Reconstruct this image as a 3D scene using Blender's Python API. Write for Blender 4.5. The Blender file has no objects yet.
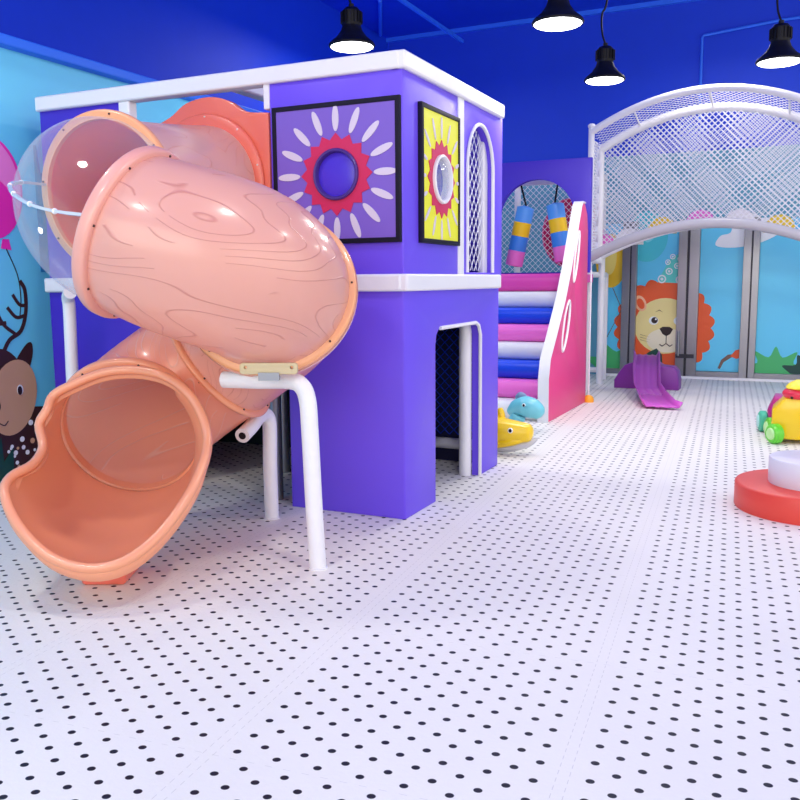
import bpy, bmesh, math, random
from mathutils import Vector, Matrix
random.seed(7)
S = bpy.context.scene
COL = S.collection
PI = math.pi
R = math.radians

# ------------------------------------------------------------------ camera, world, lights, exposure
CAM_H = 1.30
YAW, PITCH, ROLL, FPX = 0.437, 0.135, -0.0084, 874.24
fw = Vector((-math.sin(YAW)*math.cos(PITCH), math.cos(YAW)*math.cos(PITCH), -math.sin(PITCH)))
rt = Vector((math.cos(YAW), math.sin(YAW), 0))
up = rt.cross(fw)
r2 = math.cos(ROLL)*rt + math.sin(ROLL)*up
u2 = -math.sin(ROLL)*rt + math.cos(ROLL)*up
cd = bpy.data.cameras.new('camera'); cam = bpy.data.objects.new('camera', cd); COL.objects.link(cam)
cd.sensor_width = 36; cd.lens = 36*FPX/800; cd.clip_end = 100
M = Matrix.Identity(4)
for i in range(3):
    M[i][0], M[i][1], M[i][2] = r2[i], u2[i], -fw[i]
M[0][3], M[1][3], M[2][3] = 0, 0, CAM_H
cam.matrix_world = M
S.camera = cam

wd = bpy.data.worlds.new('world'); S.world = wd; wd.use_nodes = True
bg = wd.node_tree.nodes['Background']
bg.inputs[0].default_value = (1.0, 0.96, 0.85, 1); bg.inputs[1].default_value = 0.66

def area(name, loc, rot, size, sy, power, color=(1, 1, 1)):
    l = bpy.data.lights.new(name, 'AREA'); l.shape = 'RECTANGLE'; l.size = size; l.size_y = sy
    l.energy = power; l.color = color
    o = bpy.data.objects.new(name, l); COL.objects.link(o); o.location = loc; o.rotation_euler = rot
    return o
# added fill lights, no visible source, on the open right and rear sides
area('right_fill_light', (5.2, 3.0, 2.4), (0, R(80), 0), 3.6, 8.0, 70, (1, .945, .85))
area('rear_fill_light', (-0.5, -3.6, 2.8), (R(78), 0, 0), 7.0, 3.0, 150, (1, .95, .86))
LAMP_W = 23
S.view_settings.view_transform = 'Standard'; S.view_settings.look = 'None'
S.view_settings.exposure = 0.6; S.view_settings.gamma = 1.0; S.view_settings.use_curve_mapping = False

# ------------------------------------------------------------------ materials
def lin(c):
    c = c/255
    return c/12.92 if c <= .04045 else ((c+.055)/1.055)**2.4
def rgb(r, g, b): return (lin(r), lin(g), lin(b), 1)
MATS = {}
def glow_through(nt, b, col, w):
    """thin moulded plastic that lets part of the light through"""
    t = nt.nodes.new('ShaderNodeBsdfTranslucent'); t.inputs[0].default_value = col
    mx = nt.nodes.new('ShaderNodeMixShader'); mx.inputs[0].default_value = w
    out = [n for n in nt.nodes if n.type == 'OUTPUT_MATERIAL'][0]
    nt.links.new(b.outputs[0], mx.inputs[1]); nt.links.new(t.outputs[0], mx.inputs[2]); nt.links.new(mx.outputs[0], out.inputs[0])
    return t
def mat(name, col, rough=.5, metal=0, spec=.5, bump=0, bscale=30, coat=0, emit=None, estr=1, sss=0, var=0):
    if name in MATS: return MATS[name]
    m = bpy.data.materials.new(name); m.use_nodes = True
    nt = m.node_tree; b = nt.nodes['Principled BSDF']
    b.inputs['Base Color'].default_value = col
    b.inputs['Roughness'].default_value = rough; b.inputs['Metallic'].default_value = metal
    b.inputs['Specular IOR Level'].default_value = spec
    b.inputs['Coat Weight'].default_value = coat; b.inputs['Coat Roughness'].default_value = .12
    if sss: glow_through(nt, b, col, sss)
    if emit: b.inputs['Emission Color'].default_value = emit; b.inputs['Emission Strength'].default_value = estr
    if bump or var:
        tc = nt.nodes.new('ShaderNodeTexCoord'); n = nt.nodes.new('ShaderNodeTexNoise'); n.inputs['Scale'].default_value = bscale
        n.inputs['Detail'].default_value = 3
        nt.links.new(tc.outputs['Object'], n.inputs['Vector'])
        if bump:
            bp = nt.nodes.new('ShaderNodeBump'); bp.inputs['Strength'].default_value = bump; bp.inputs['Distance'].default_value = .02
            nt.links.new(n.outputs['Fac'], bp.inputs['Height']); nt.links.new(bp.outputs['Normal'], b.inputs['Normal'])
        if var:
            mx = nt.nodes.new('ShaderNodeMix'); mx.data_type = 'RGBA'
            mx.inputs[6].default_value = tuple(c*(1-var) for c in col[:3])+(1,)
            mx.inputs[7].default_value = tuple(min(1, c*(1+var)) for c in col[:3])+(1,)
            nt.links.new(n.outputs['Fac'], mx.inputs[0]); nt.links.new(mx.outputs[2], b.inputs['Base Color'])
    MATS[name] = m
    return m

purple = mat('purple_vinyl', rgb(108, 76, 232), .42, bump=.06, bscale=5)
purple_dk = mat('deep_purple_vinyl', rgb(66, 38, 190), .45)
white_pad = mat('white_vinyl', rgb(232, 232, 236), .4, bump=.15, bscale=14)
white_pipe = mat('white_pipe_wrap', rgb(236, 236, 240), .4, bump=.3, bscale=22)
white_paint = mat('white_paint', rgb(235, 236, 242), .4)
grey_pipe = mat('galvanised_pipe', rgb(150, 155, 165), .35, metal=.6)
blue_wall = mat('deep_blue_paint', rgb(0, 64, 215), .6, bump=.12, bscale=3, var=.06)
blue_trim = mat('bright_blue_paint', rgb(44, 120, 250), .5)
teal_wall = mat('sky_mural_paint', rgb(110, 218, 250), .5)
teal_far = mat('shaded_teal_mural_paint', rgb(96, 165, 190), .5)  # mural teal, darkened in the colour for the shade behind the net
sky_panel = mat('sky_blue_vinyl', rgb(96, 208, 246), .35)
black = mat('black_plastic', rgb(8, 8, 20), .55, spec=.3)
black_fr = mat('black_frame_vinyl', rgb(12, 6, 34), .6, spec=.25)
steel = mat('brushed_steel', rgb(150, 150, 156), .32, metal=.85, bump=.05, bscale=60)
steel_dk = mat('dark_steel_gap', rgb(60, 60, 70), .4, metal=.5)
lampglow = mat('lamp_glow', (1, 1, 1, 1), .5, emit=(1, 1, 1, 1), estr=5)
coral = mat('coral_plastic', rgb(255, 178, 138), .28, coat=.5, sss=.22, bump=.05, bscale=5)
coral_dk = mat('deep_coral_plastic', rgb(232, 112, 88), .35, coat=.3)
apricot = mat('apricot_plastic', rgb(240, 170, 120), .35, coat=.3)
pink_fl = mat('pale_pink_plastic', rgb(236, 168, 152), .35, coat=.3)
pinkpale_in = mat('warm_coral_plastic', rgb(244, 138, 108), .35, coat=.3)
lilac = mat('lilac_vinyl', rgb(122, 92, 196), .45)
red_pink = mat('crimson_vinyl', rgb(205, 28, 88), .45)
yellow_v = mat('lemon_vinyl', rgb(236, 238, 40), .45)
petal_w = mat('petal_white_vinyl', rgb(214, 204, 222), .45)
magenta = mat('magenta_vinyl', rgb(222, 70, 172), .4, bump=.1, bscale=9)
pink_v = mat('pink_vinyl', rgb(240, 112, 208), .4, bump=.1, bscale=9)
blue_v = mat('royal_blue_vinyl', rgb(10, 72, 225), .4, bump=.1, bscale=9)
hot_pink = mat('rose_vinyl', rgb(226, 62, 132), .42)
navy_net = mat('navy_net_cord', rgb(20, 26, 70), .7)
navy_panel = mat('navy_vinyl', rgb(14, 18, 70), .6)
net_white = mat('white_net_cord', rgb(238, 238, 245), .6)
yellow_t = mat('yellow_toy_plastic', rgb(246, 206, 14), .3, coat=.3)
aqua_t = mat('aqua_toy_plastic', rgb(112, 200, 216), .3, coat=.3)
green_t = mat('green_toy_plastic', rgb(98, 215, 50), .3, coat=.3)
teal_t = mat('teal_toy_plastic', rgb(70, 190, 150), .35)
red_t = mat('red_toy_plastic', rgb(226, 40, 70), .3, coat=.3)
mag_t = mat('magenta_toy_plastic', rgb(186, 40, 130), .35)
vio_t = mat('violet_toy_plastic', rgb(128, 44, 150), .4)
orchid_t = mat('orchid_toy_plastic', rgb(205, 90, 200), .35)
red_foam = mat('red_foam_vinyl', rgb(228, 72, 58), .42)
grey_t = mat('light_grey_plastic', rgb(200, 200, 205), .4)
orange_t = mat('orange_plastic', rgb(250, 170, 40), .4)
eye_w = mat('eye_white', rgb(245, 245, 245), .3)
bolt_m = mat('bolt_metal', rgb(70, 50, 50), .4, metal=.5)
bolt_w = mat('pale_bolt_cap', rgb(240, 215, 205), .3)
beige_m = mat('beige_bracket_metal', rgb(205, 190, 150), .45)

def clear_mat():
    m = bpy.data.materials.new('clear_acrylic'); m.use_nodes = True; nt = m.node_tree
    for n in list(nt.nodes): nt.nodes.remove(n)
    o = nt.nodes.new('ShaderNodeOutputMaterial'); t = nt.nodes.new('ShaderNodeBsdfTransparent'); g = nt.nodes.new('ShaderNodeBsdfGlossy')
    d = nt.nodes.new('ShaderNodeBsdfDiffuse'); d.inputs[0].default_value = (.85, .9, .97, 1)
    t.inputs[0].default_value = (.965, .975, .985, 1); g.inputs[0].default_value = (1, 1, 1, 1); g.inputs['Roughness'].default_value = .06
    lw = nt.nodes.new('ShaderNodeLayerWeight'); lw.inputs[0].default_value = .32
    mr = nt.nodes.new('ShaderNodeMapRange'); mr.inputs[1].default_value = 0; mr.inputs[2].default_value = 1
    mr.inputs[3].default_value = .05; mr.inputs[4].default_value = .42
    mx0 = nt.nodes.new('ShaderNodeMixShader'); mx0.inputs[0].default_value = .55
    mx = nt.nodes.new('ShaderNodeMixShader')
    nt.links.new(lw.outputs['Facing'], mr.inputs[0]); nt.links.new(mr.outputs[0], mx.inputs[0])
    nt.links.new(g.outputs[0], mx0.inputs[1]); nt.links.new(d.outputs[0], mx0.inputs[2])
    nt.links.new(t.outputs[0], mx.inputs[1]); nt.links.new(mx0.outputs[0], mx.inputs[2]); nt.links.new(mx.outputs[0], o.inputs[0])
    return m
clear = clear_mat()

def grain_mat(name, col, line, scale=9, rough=.3):
    """moulded wood grain: thin embossed lines that run along the tube (UV: x along, y around)"""
    m = bpy.data.materials.new(name); m.use_nodes = True; nt = m.node_tree; b = nt.nodes['Principled BSDF']
    L = nt.links.new
    tc = nt.nodes.new('ShaderNodeTexCoord'); mp = nt.nodes.new('ShaderNodeMapping'); mp.inputs['Scale'].default_value = (.8, 3.4, 1)
    n = nt.nodes.new('ShaderNodeTexNoise'); n.inputs['Scale'].default_value = 1.5; n.inputs['Detail'].default_value = 1.5
    L(tc.outputs['UV'], mp.inputs[0]); L(mp.outputs[0], n.inputs['Vector'])
    ml = nt.nodes.new('ShaderNodeMath'); ml.operation = 'MULTIPLY'; ml.inputs[1].default_value = scale*1.7
    L(n.outputs['Fac'], ml.inputs[0])
    sp = nt.nodes.new('ShaderNodeSeparateXYZ'); L(tc.outputs['UV'], sp.inputs[0])
    m2 = nt.nodes.new('ShaderNodeMath'); m2.operation = 'MULTIPLY_ADD'; m2.inputs[1].default_value = scale*1.5
    L(sp.outputs['Y'], m2.inputs[0]); L(ml.outputs[0], m2.inputs[2])
    fr = nt.nodes.new('ShaderNodeMath'); fr.operation = 'PINGPONG'; fr.inputs[1].default_value = .5; L(m2.outputs[0], fr.inputs[0])
    mr = nt.nodes.new('ShaderNodeMapRange'); mr.interpolation_type = 'SMOOTHSTEP'; mr.inputs[1].default_value = .0; mr.inputs[2].default_value = .06
    L(fr.outputs[0], mr.inputs[0])
    n2 = nt.nodes.new('ShaderNodeTexNoise'); n2.inputs['Scale'].default_value = 3.5; L(mp.outputs[0], n2.inputs['Vector'])
    g = nt.nodes.new('ShaderNodeMath'); g.operation = 'GREATER_THAN'; g.inputs[1].default_value = .55; L(n2.outputs['Fac'], g.inputs[0])
    mxx = nt.nodes.new('ShaderNodeMath'); mxx.operation = 'MAXIMUM'; L(mr.outputs[0], mxx.inputs[0]); L(g.outputs[0], mxx.inputs[1])
    mix = nt.nodes.new('ShaderNodeMix'); mix.data_type = 'RGBA'; mix.inputs[6].default_value = line; mix.inputs[7].default_value = col
    L(mxx.outputs[0], mix.inputs[0]); L(mix.outputs[2], b.inputs['Base Color'])
    bp = nt.nodes.new('ShaderNodeBump'); bp.inputs['Strength'].default_value = .5; bp.inputs['Distance'].default_value = .006
    L(mxx.outputs[0], bp.inputs['Height']); L(bp.outputs['Normal'], b.inputs['Normal'])
    b.inputs['Roughness'].default_value = rough; b.inputs['Coat Weight'].default_value = .6; b.inputs['Coat Roughness'].default_value = .15
    glow_through(nt, b, col, .35)
    return m
pink_grain = grain_mat('pale_pink_grain_plastic', rgb(250, 192, 174), rgb(226, 158, 144), 13)
blush_grain = grain_mat('blush_grain_plastic', rgb(255, 220, 202), rgb(250, 204, 184), 8)
coral_grain = grain_mat('coral_grain_plastic', rgb(255, 178, 148), rgb(255, 205, 186), 8)

def floor_mat():
    m = bpy.data.materials.new('white_perforated_foam_mat'); m.use_nodes = True; nt = m.node_tree; b = nt.nodes['Principled BSDF']
    L = nt.links.new
    def mth(op, a, bb=None, c=None):
        n = nt.nodes.new('ShaderNodeMath'); n.operation = op
        for i, v in enumerate((a, bb, c)):
            if v is None: continue
            if isinstance(v, (int, float)): n.inputs[i].default_value = v
            else: L(v, n.inputs[i])
        return n.outputs[0]
    g = nt.nodes.new('ShaderNodeNewGeometry'); sp = nt.nodes.new('ShaderNodeSeparateXYZ'); L(g.outputs['Position'], sp.inputs[0])
    a = R(4.4); X, Y = sp.outputs[0], sp.outputs[1]
    u = mth('ADD', mth('MULTIPLY', X, math.cos(a)), mth('MULTIPLY', Y, math.sin(a)))
    v = mth('SUBTRACT', mth('MULTIPLY', Y, math.cos(a)), mth('MULTIPLY', X, math.sin(a)))
    P = .948
    u0 = -.58*math.cos(a)+2.795*math.sin(a); v0 = 2.87*math.cos(a)+.4*math.sin(a)
    um = mth('SUBTRACT', mth('WRAP', mth('SUBTRACT', u, u0), P/2, -P/2), 0)   # 0 on a seam
    vm = mth('WRAP', mth('SUBTRACT', v, v0), P/2, -P/2)
    us = mth('WRAP', mth('SUBTRACT', u, u0), P, 0.0); vs = mth('WRAP', mth('SUBTRACT', v, v0), P, 0.0)
    # dots: 14 columns .062 apart starting .07 from the seam, staggered by half a step
    du, dv = .0621, .0923
    uc = mth('DIVIDE', mth('SUBTRACT', us, .0703), du); ci = mth('ROUND', uc); ci = mth('MINIMUM', mth('MAXIMUM', ci, 0), 13)
    odd = mth('MODULO', ci, 2)
    off = mth('MULTIPLY_ADD', odd, dv/2, .037)
    vc = mth('DIVIDE', mth('SUBTRACT', vs, off), dv); ri = mth('MINIMUM', mth('MAXIMUM', mth('ROUND', vc), 0), 9)
    ri = mth('MINIMUM', ri, mth('SUBTRACT', 9, 0))
    dx = mth('MULTIPLY', mth('SUBTRACT', uc, ci), du); dy = mth('MULTIPLY', mth('SUBTRACT', vc, ri), dv)
    d = mth('SQRT', mth('ADD', mth('POWER', dx, 2), mth('POWER', mth('MULTIPLY', dy, 1.12), 2)))
    mr = nt.nodes.new('ShaderNodeMapRange'); mr.inputs[1].default_value = .0112; mr.inputs[2].default_value = .0128; mr.inputs[3].default_value = 1; mr.inputs[4].default_value = 0
    L(d, mr.inputs[0])
    # puzzle seam lines, dashed
    ln = mth('LESS_THAN', mth('ABSOLUTE', mth('SUBTRACT', mth('ABSOLUTE', um), .016)), .0011)
    dash = mth('GREATER_THAN', mth('FRACT', mth('MULTIPLY', v, 26)), .45)
    ln2 = mth('LESS_THAN', mth('ABSOLUTE', vm), .0008)
    seam = mth('MULTIPLY', mth('MAXIMUM', mth('MULTIPLY', ln, dash), mth('MULTIPLY', ln2, mth('GREATER_THAN', mth('FRACT', mth('MULTIPLY', u, 18)), .6))), .22)
    fac = mth('MAXIMUM', mr.outputs[0], seam)
    n = nt.nodes.new('ShaderNodeTexNoise'); n.inputs['Scale'].default_value = 1.3; L(g.outputs['Position'], n.inputs['Vector'])
    base = nt.nodes.new('ShaderNodeMix'); base.data_type = 'RGBA'; base.inputs[6].default_value = rgb(228, 226, 218); base.inputs[7].default_value = rgb(240, 238, 230)
    L(n.outputs['Fac'], base.inputs[0])
    mix = nt.nodes.new('ShaderNodeMix'); mix.data_type = 'RGBA'; mix.inputs[7].default_value = rgb(26, 28, 44)
    L(base.outputs[2], mix.inputs[6]); L(fac, mix.inputs[0]); L(mix.outputs[2], b.inputs['Base Color'])
    b.inputs['Roughness'].default_value = .5; b.inputs['Specular IOR Level'].default_value = .22
    n3 = nt.nodes.new('ShaderNodeTexNoise'); n3.inputs['Scale'].default_value = 60; L(g.outputs['Position'], n3.inputs['Vector'])
    bp = nt.nodes.new('ShaderNodeBump'); bp.inputs['Strength'].default_value = .12; bp.inputs['Distance'].default_value = .01
    L(n3.outputs['Fac'], bp.inputs['Height']); L(bp.outputs['Normal'], b.inputs['Normal'])
    return m
floor_m = floor_mat()

# ------------------------------------------------------------------ mesh helpers
class MB:
    def __init__(s): s.v = []; s.f = []; s.uv = None
    def add(s, vs, fs):
        o = len(s.v); s.v += [tuple(v) for v in vs]; s.f += [tuple(i+o for i in f) for f in fs]; return s
    def box(s, x0, x1, y0, y1, z0, z1, mtx=None):
        vs = [Vector((x, y, z)) for x in (x0, x1) for y in (y0, y1) for z in (z0, z1)]
        if mtx: vs = [mtx @ v for v in vs]
        return s.add(vs, [(0, 1, 3, 2), (4, 6, 7, 5), (0, 4, 5, 1), (2, 3, 7, 6), (0, 2, 6, 4), (1, 5, 7, 3)])
    def tube(s, pts, rad, seg=16, caps=True, closed=False, hollow=False):
        pts = [Vector(p) for p in pts]; n = len(pts)
        rads = rad if isinstance(rad, (list, tuple)) else [rad]*n
        tang = []
        for i in range(n):
            a = pts[(i-1) % n] if (closed or i > 0) else pts[i]; b = pts[(i+1) % n] if (closed or i < n-1) else pts[i]
            tang.append((b-a).normalized())
        t0 = tang[0]; ref = Vector((0, 0, 1)) if abs(t0.z) < .9 else Vector((1, 0, 0))
        u = t0.cross(ref).normalized(); vs = []
        for i in range(n):
            if i: u = (u - tang[i]*u.dot(tang[i])).normalized()
            w = tang[i].cross(u)
            for k in range(seg):
                a = 2*PI*k/seg; vs.append(pts[i]+rads[i]*(math.cos(a)*u+math.sin(a)*w))
        fs = []
        for i in range(n if closed else n-1):
            j = (i+1) % n
            for k in range(seg):
                l = (k+1) % seg; fs.append((i*seg+k, i*seg+l, j*seg+l, j*seg+k))
        if caps and not closed:
            fs.append(tuple(range(seg-1, -1, -1))); fs.append(tuple((n-1)*seg+k for k in range(seg)))
        return s.add(vs, fs)
    def lathe(s, prof, seg=32, mtx=None):
        vs = []; fs = []; n = len(prof)
        for r, z in prof:
            for k in range(seg):
                a = 2*PI*k/seg; v = Vector((r*math.cos(a), r*math.sin(a), z)); vs.append(mtx @ v if mtx else v)
        for i in range(n-1):
            for k in range(seg):
                l = (k+1) % seg; fs.append((i*seg+k, i*seg+l, (i+1)*seg+l, (i+1)*seg+k))
        if prof[0][0] > 1e-5: fs.append(tuple(range(seg-1, -1, -1)))
        if prof[-1][0] > 1e-5: fs.append(tuple((n-1)*seg+k for k in range(seg)))
        return s.add(vs, fs)
    def ball(s, c, r, seg=20, rings=12, mtx=None):
        if not isinstance(r, (tuple, list)): r = (r, r, r)
        vs = []; fs = []
        for i in range(rings+1):
            t = PI*i/rings
            for k in range(seg):
                a = 2*PI*k/seg
                v = Vector((r[0]*math.sin(t)*math.cos(a), r[1]*math.sin(t)*math.sin(a), -r[2]*math.cos(t)))
                if mtx: v = mtx @ v
                vs.append(v+Vector(c))
        for i in range(rings):
            for k in range(seg):
                l = (k+1) % seg; fs.append((i*seg+k, i*seg+l, (i+1)*seg+l, (i+1)*seg+k))
        return s.add(vs, fs)
    def grid(s, rows, closed=False):
        m = len(rows); n = len(rows[0]); vs = [p for r in rows for p in r]; fs = []
        for i in range(m-1):
            for k in range(n if closed else n-1):
                l = (k+1) % n; fs.append((i*n+k, i*n+l, (i+1)*n+l, (i+1)*n+k))
        return s.add(vs, fs)
    def build(s, name, material, parent=None, bevel=0, smooth=True, solid=0, subsurf=0, segs=2):
        me = bpy.data.meshes.new(name); me.from_pydata(s.v, [], s.f)
        bm = bmesh.new(); bm.from_mesh(me); bmesh.ops.remove_doubles(bm, verts=bm.verts, dist=1e-5)
        bmesh.ops.recalc_face_normals(bm, faces=bm.faces); bm.to_mesh(me); bm.free()
        return finish(me, name, material, parent, bevel, smooth, solid, subsurf, segs)
def finish(me, name, material, parent=None, bevel=0, smooth=True, solid=0, subsurf=0, segs=2):
    me.materials.clear(); me.materials.append(material)
    if smooth:
        me.shade_smooth(); me.set_sharp_from_angle(angle=R(40))
    o = bpy.data.objects.new(name, me); COL.objects.link(o)
    if solid:
        md = o.modifiers.new('solid', 'SOLIDIFY'); md.thickness = solid; md.offset = 0
    if bevel:
        md = o.modifiers.new('bevel', 'BEVEL'); md.width = bevel; md.segments = segs; md.limit_method = 'ANGLE'; md.angle_limit = R(50); md.harden_normals = False
    if subsurf:
        md = o.modifiers.new('sub', 'SUBSURF'); md.levels = subsurf; md.render_levels = subsurf
    if parent: attach(o, parent)
    return o
def attach(o, parent):
    o.parent = parent
    # root empties sit at their world spot while meshes are modelled in world coordinates
    if parent.type == 'EMPTY': o.matrix_parent_inverse = Matrix.Translation(-parent.location)
def tag(o, label=None, cat=None, group=None, kind=None):
    if label: o['label'] = label
    if cat: o['category'] = cat
    if group: o['group'] = group
    if kind: o['kind'] = kind
    return o
def thing(name, label, cat, loc=(0, 0, 0), group=None):
    o = bpy.data.objects.new(name, None); COL.objects.link(o); o.location = loc; o.empty_display_size = .1
    return tag(o, label, cat, group)
def struct(o): o['kind'] = 'structure'; return o

def frame(origin, ex, ey):
    """local x -> ex, local y -> ey, local z -> ex x ey"""
    ex = Vector(ex).normalized(); ey = Vector(ey).normalized(); ez = ex.cross(ey)
    m = Matrix.Identity(4)
    for i in range(3): m[i][0], m[i][1], m[i][2], m[i][3] = ex[i], ey[i], ez[i], origin[i]
    return m
def plate(loops, thick, mtx, name, material, parent=None, bevel=0):
    """flat board cut from 2-D outlines (holes allowed), thick centred on the plane"""
    c = bpy.data.curves.new('tmp', 'CURVE'); c.dimensions = '2D'; c.fill_mode = 'BOTH'; c.extrude = thick/2-bevel
    if bevel: c.bevel_depth = bevel; c.bevel_resolution = 1; c.offset = -bevel
    for lp in loops:
        sp = c.splines.new('POLY'); sp.points.add(len(lp)-1)
        for p, q in zip(sp.points, lp): p.co = (q[0], q[1], 0, 1)
        sp.use_cyclic_u = True
    t = bpy.data.objects.new('tmp', c); COL.objects.link(t)
    dg = bpy.context.evaluated_depsgraph_get(); dg.update()
    me = bpy.data.meshes.new_from_object(t.evaluated_get(dg)); me.name = name
    bpy.data.objects.remove(t); bpy.data.curves.remove(c)
    bm = bmesh.new(); bm.from_mesh(me); bmesh.ops.remove_doubles(bm, verts=bm.verts, dist=1e-5); bmesh.ops.recalc_face_normals(bm, faces=bm.faces); bm.to_mesh(me); bm.free()
    me.transform(mtx)
    return finish(me, name, material, parent)
def rect(x0, x1, y0, y1): return [(x0, y0), (x1, y0), (x1, y1), (x0, y1)]
def circ(cx, cy, rx, ry=None, n=36, rot=0, a0=0, a1=2*PI):
    ry = rx if ry is None else ry; out = []
    full = abs(a1-a0-2*PI) < 1e-6; m = n if full else n-1
    for k in range(n):
        a = a0+(a1-a0)*k/m; x, y = rx*math.cos(a), ry*math.sin(a)
        out.append((cx+x*math.cos(rot)-y*math.sin(rot), cy+x*math.sin(rot)+y*math.cos(rot)))
    return out
def archloop(x0, x1, z0, zs, n=20, rz=None):
    """opening with a round head springing at zs"""
    r = (x1-x0)/2; rz = r if rz is None else rz; cx = (x0+x1)/2
    return [(x0, z0), (x1, z0)]+[(cx+r*math.cos(PI*k/n), zs+rz*math.sin(PI*k/n)) for k in range(n+1)]
def rrect(x0, x1, y0, y1, r, n=5):
    out = []
    for cx, cy, a in ((x1-r, y0+r, -PI/2), (x1-r, y1-r, 0), (x0+r, y1-r, PI/2), (x0+r, y0+r, PI)):
        for k in range(n+1): out.append((cx+r*math.cos(a+PI/2*k/n), cy+r*math.sin(a+PI/2*k/n)))
    return out
def smooth_closed(pts, n=6):
    """Catmull-Rom through closed points"""
    out = []; m = len(pts)
    for i in range(m):
        p = [Vector(pts[(i+j-1) % m]) for j in range(4)]
        for k in range(n):
            t = k/n
            out.append(.5*((2*p[1])+(p[2]-p[0])*t+(2*p[0]-5*p[1]+4*p[2]-p[3])*t*t+(3*p[1]-p[0]-3*p[2]+p[3])*t**3))
    return out
def smooth_open(pts, n=6):
    pts = [Vector(p) for p in pts]; ext = [2*pts[0]-pts[1]]+pts+[2*pts[-1]-pts[-2]]; out = []
    for i in range(len(pts)-1):
        p = ext[i:i+4]
        for k in range(n):
            t = k/n
            out.append(.5*((2*p[1])+(p[2]-p[0])*t+(2*p[0]-5*p[1]+4*p[2]-p[3])*t*t+(3*p[1]-p[0]-3*p[2]+p[3])*t**3))
    out.append(pts[-1]); return out
def net(fn, inside, u0, u1, v0, v1, cell, r, name, material, parent, step=.03, seg=3, aspect=1.0):
    """diamond mesh of thin cords over fn(u,v); cords are real thin tubes"""
    mb = MB(); c = cell
    w = u1-u0; h = (v1-v0)/aspect; k0 = -int(h/c)-1; k1 = int((w+h)/c)+1
    for sgn in (1, -1):
        for k in range(k0, k1+1):
            run = []
            n = int(h/step)+1
            a = u0+k*c if sgn > 0 else u0+k*c
            for i in range(n+1):
                t = h*i/n
                u = a+t if sgn > 0 else a+h-t-h+0
                if sgn < 0: u = a+0-t+0+0
                if sgn < 0: u = u0+k*c-t+0
                v = v0+t*aspect
                ok = u0 <= u <= u1 and inside(u, v)
                if ok: run.append(fn(u, v))
                if (not ok or i == n):
                    if len(run) > 1: mb.tube(run[:], r, seg, caps=False)
                    run = []
    return mb.build(name, material, parent)
YF = (1, 0, 0), (0, 0, 1)      # board whose face looks toward -Y: local (x, y) -> (X, Z)
def ypl(y): return frame((0, y, 0), *YF)
def xpl(x): return frame((x, 0, 0), (0, 1, 0), (0, 0, 1))   # local (x, y) -> (Y, Z)

# ------------------------------------------------------------------ room shell
WL, WF, CE = -5.8, 12.1, 4.82
MX = -4.68      # face of the boxed-out mural wall on the left
struct(MB().box(WL-.1, 7, -5, WF+.1, -.06, 0).build('floor', floor_m, smooth=False))
struct(MB().box(WL-.1, 7, -5, WF+.1, CE, CE+.1).build('ceiling', blue_wall, smooth=False))
struct(MB().box(WL-.1, WL, -5, WF, 0, CE).build('wall_left', blue_wall, smooth=False))
struct(MB().box(WL-.1, 7, WF, WF+.1, 0, CE).build('wall_far', blue_wall, smooth=False))
struct(MB().box(WL, MX, -5, WF-.1, 0, 2.775).build('trim_1', teal_wall, smooth=False))          # sky coloured boarding of the left wall
struct(MB().box(WL, MX+.07, -5, WF-.1, 2.775, 2.845).build('trim_2', blue_trim, bevel=.01))        # ledge above it
struct(MB().box(WL+.09, 7, WF-.03, WF, 0, 2.92).build('trim_3', teal_far, smooth=False))
struct(MB().box(WL, 7, WF-.06, WF, CE-.055, CE).build('trim_4', blue_trim, smooth=False))
# ------------------------------------------------------------------ service pipes under the ceiling
def pipe(name, pts, r, m, label, cat): return tag(MB().tube(pts, r, 8).build(name, m), label, cat)
tag(MB().box(-4.40, -4.36, 8.9, 11.45, 4.45, 4.49).build('ceiling_channel', blue_trim), 'blue metal channel hanging diagonally under the ceiling above the purple tower', 'ceiling rail')
tag(MB().box(-2.16, -2.12, 5.2, 8.4, 3.95, 3.99).build('ceiling_channel', blue_trim), 'short blue channel whose tip shows between the two middle pendant lamps', 'ceiling rail')
pipe('conduit', [(-1.39, WF-.05, 3.3), (-1.39, WF-.05, 4.3), (-1.37, WF-.05, 4.33), (-.5, WF-.05, 4.40), (.2, WF-.05, 4.42)], .018, blue_trim,
     'thin blue electrical conduit bending at a right angle on the far wall', 'conduit')
pipe('conduit', [(-5.077, 10.376, CE-.03), (-5.75, 11.75, CE-.03)], .025, blue_trim, 'short blue pipe under the ceiling at the far left corner', 'conduit')
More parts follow.
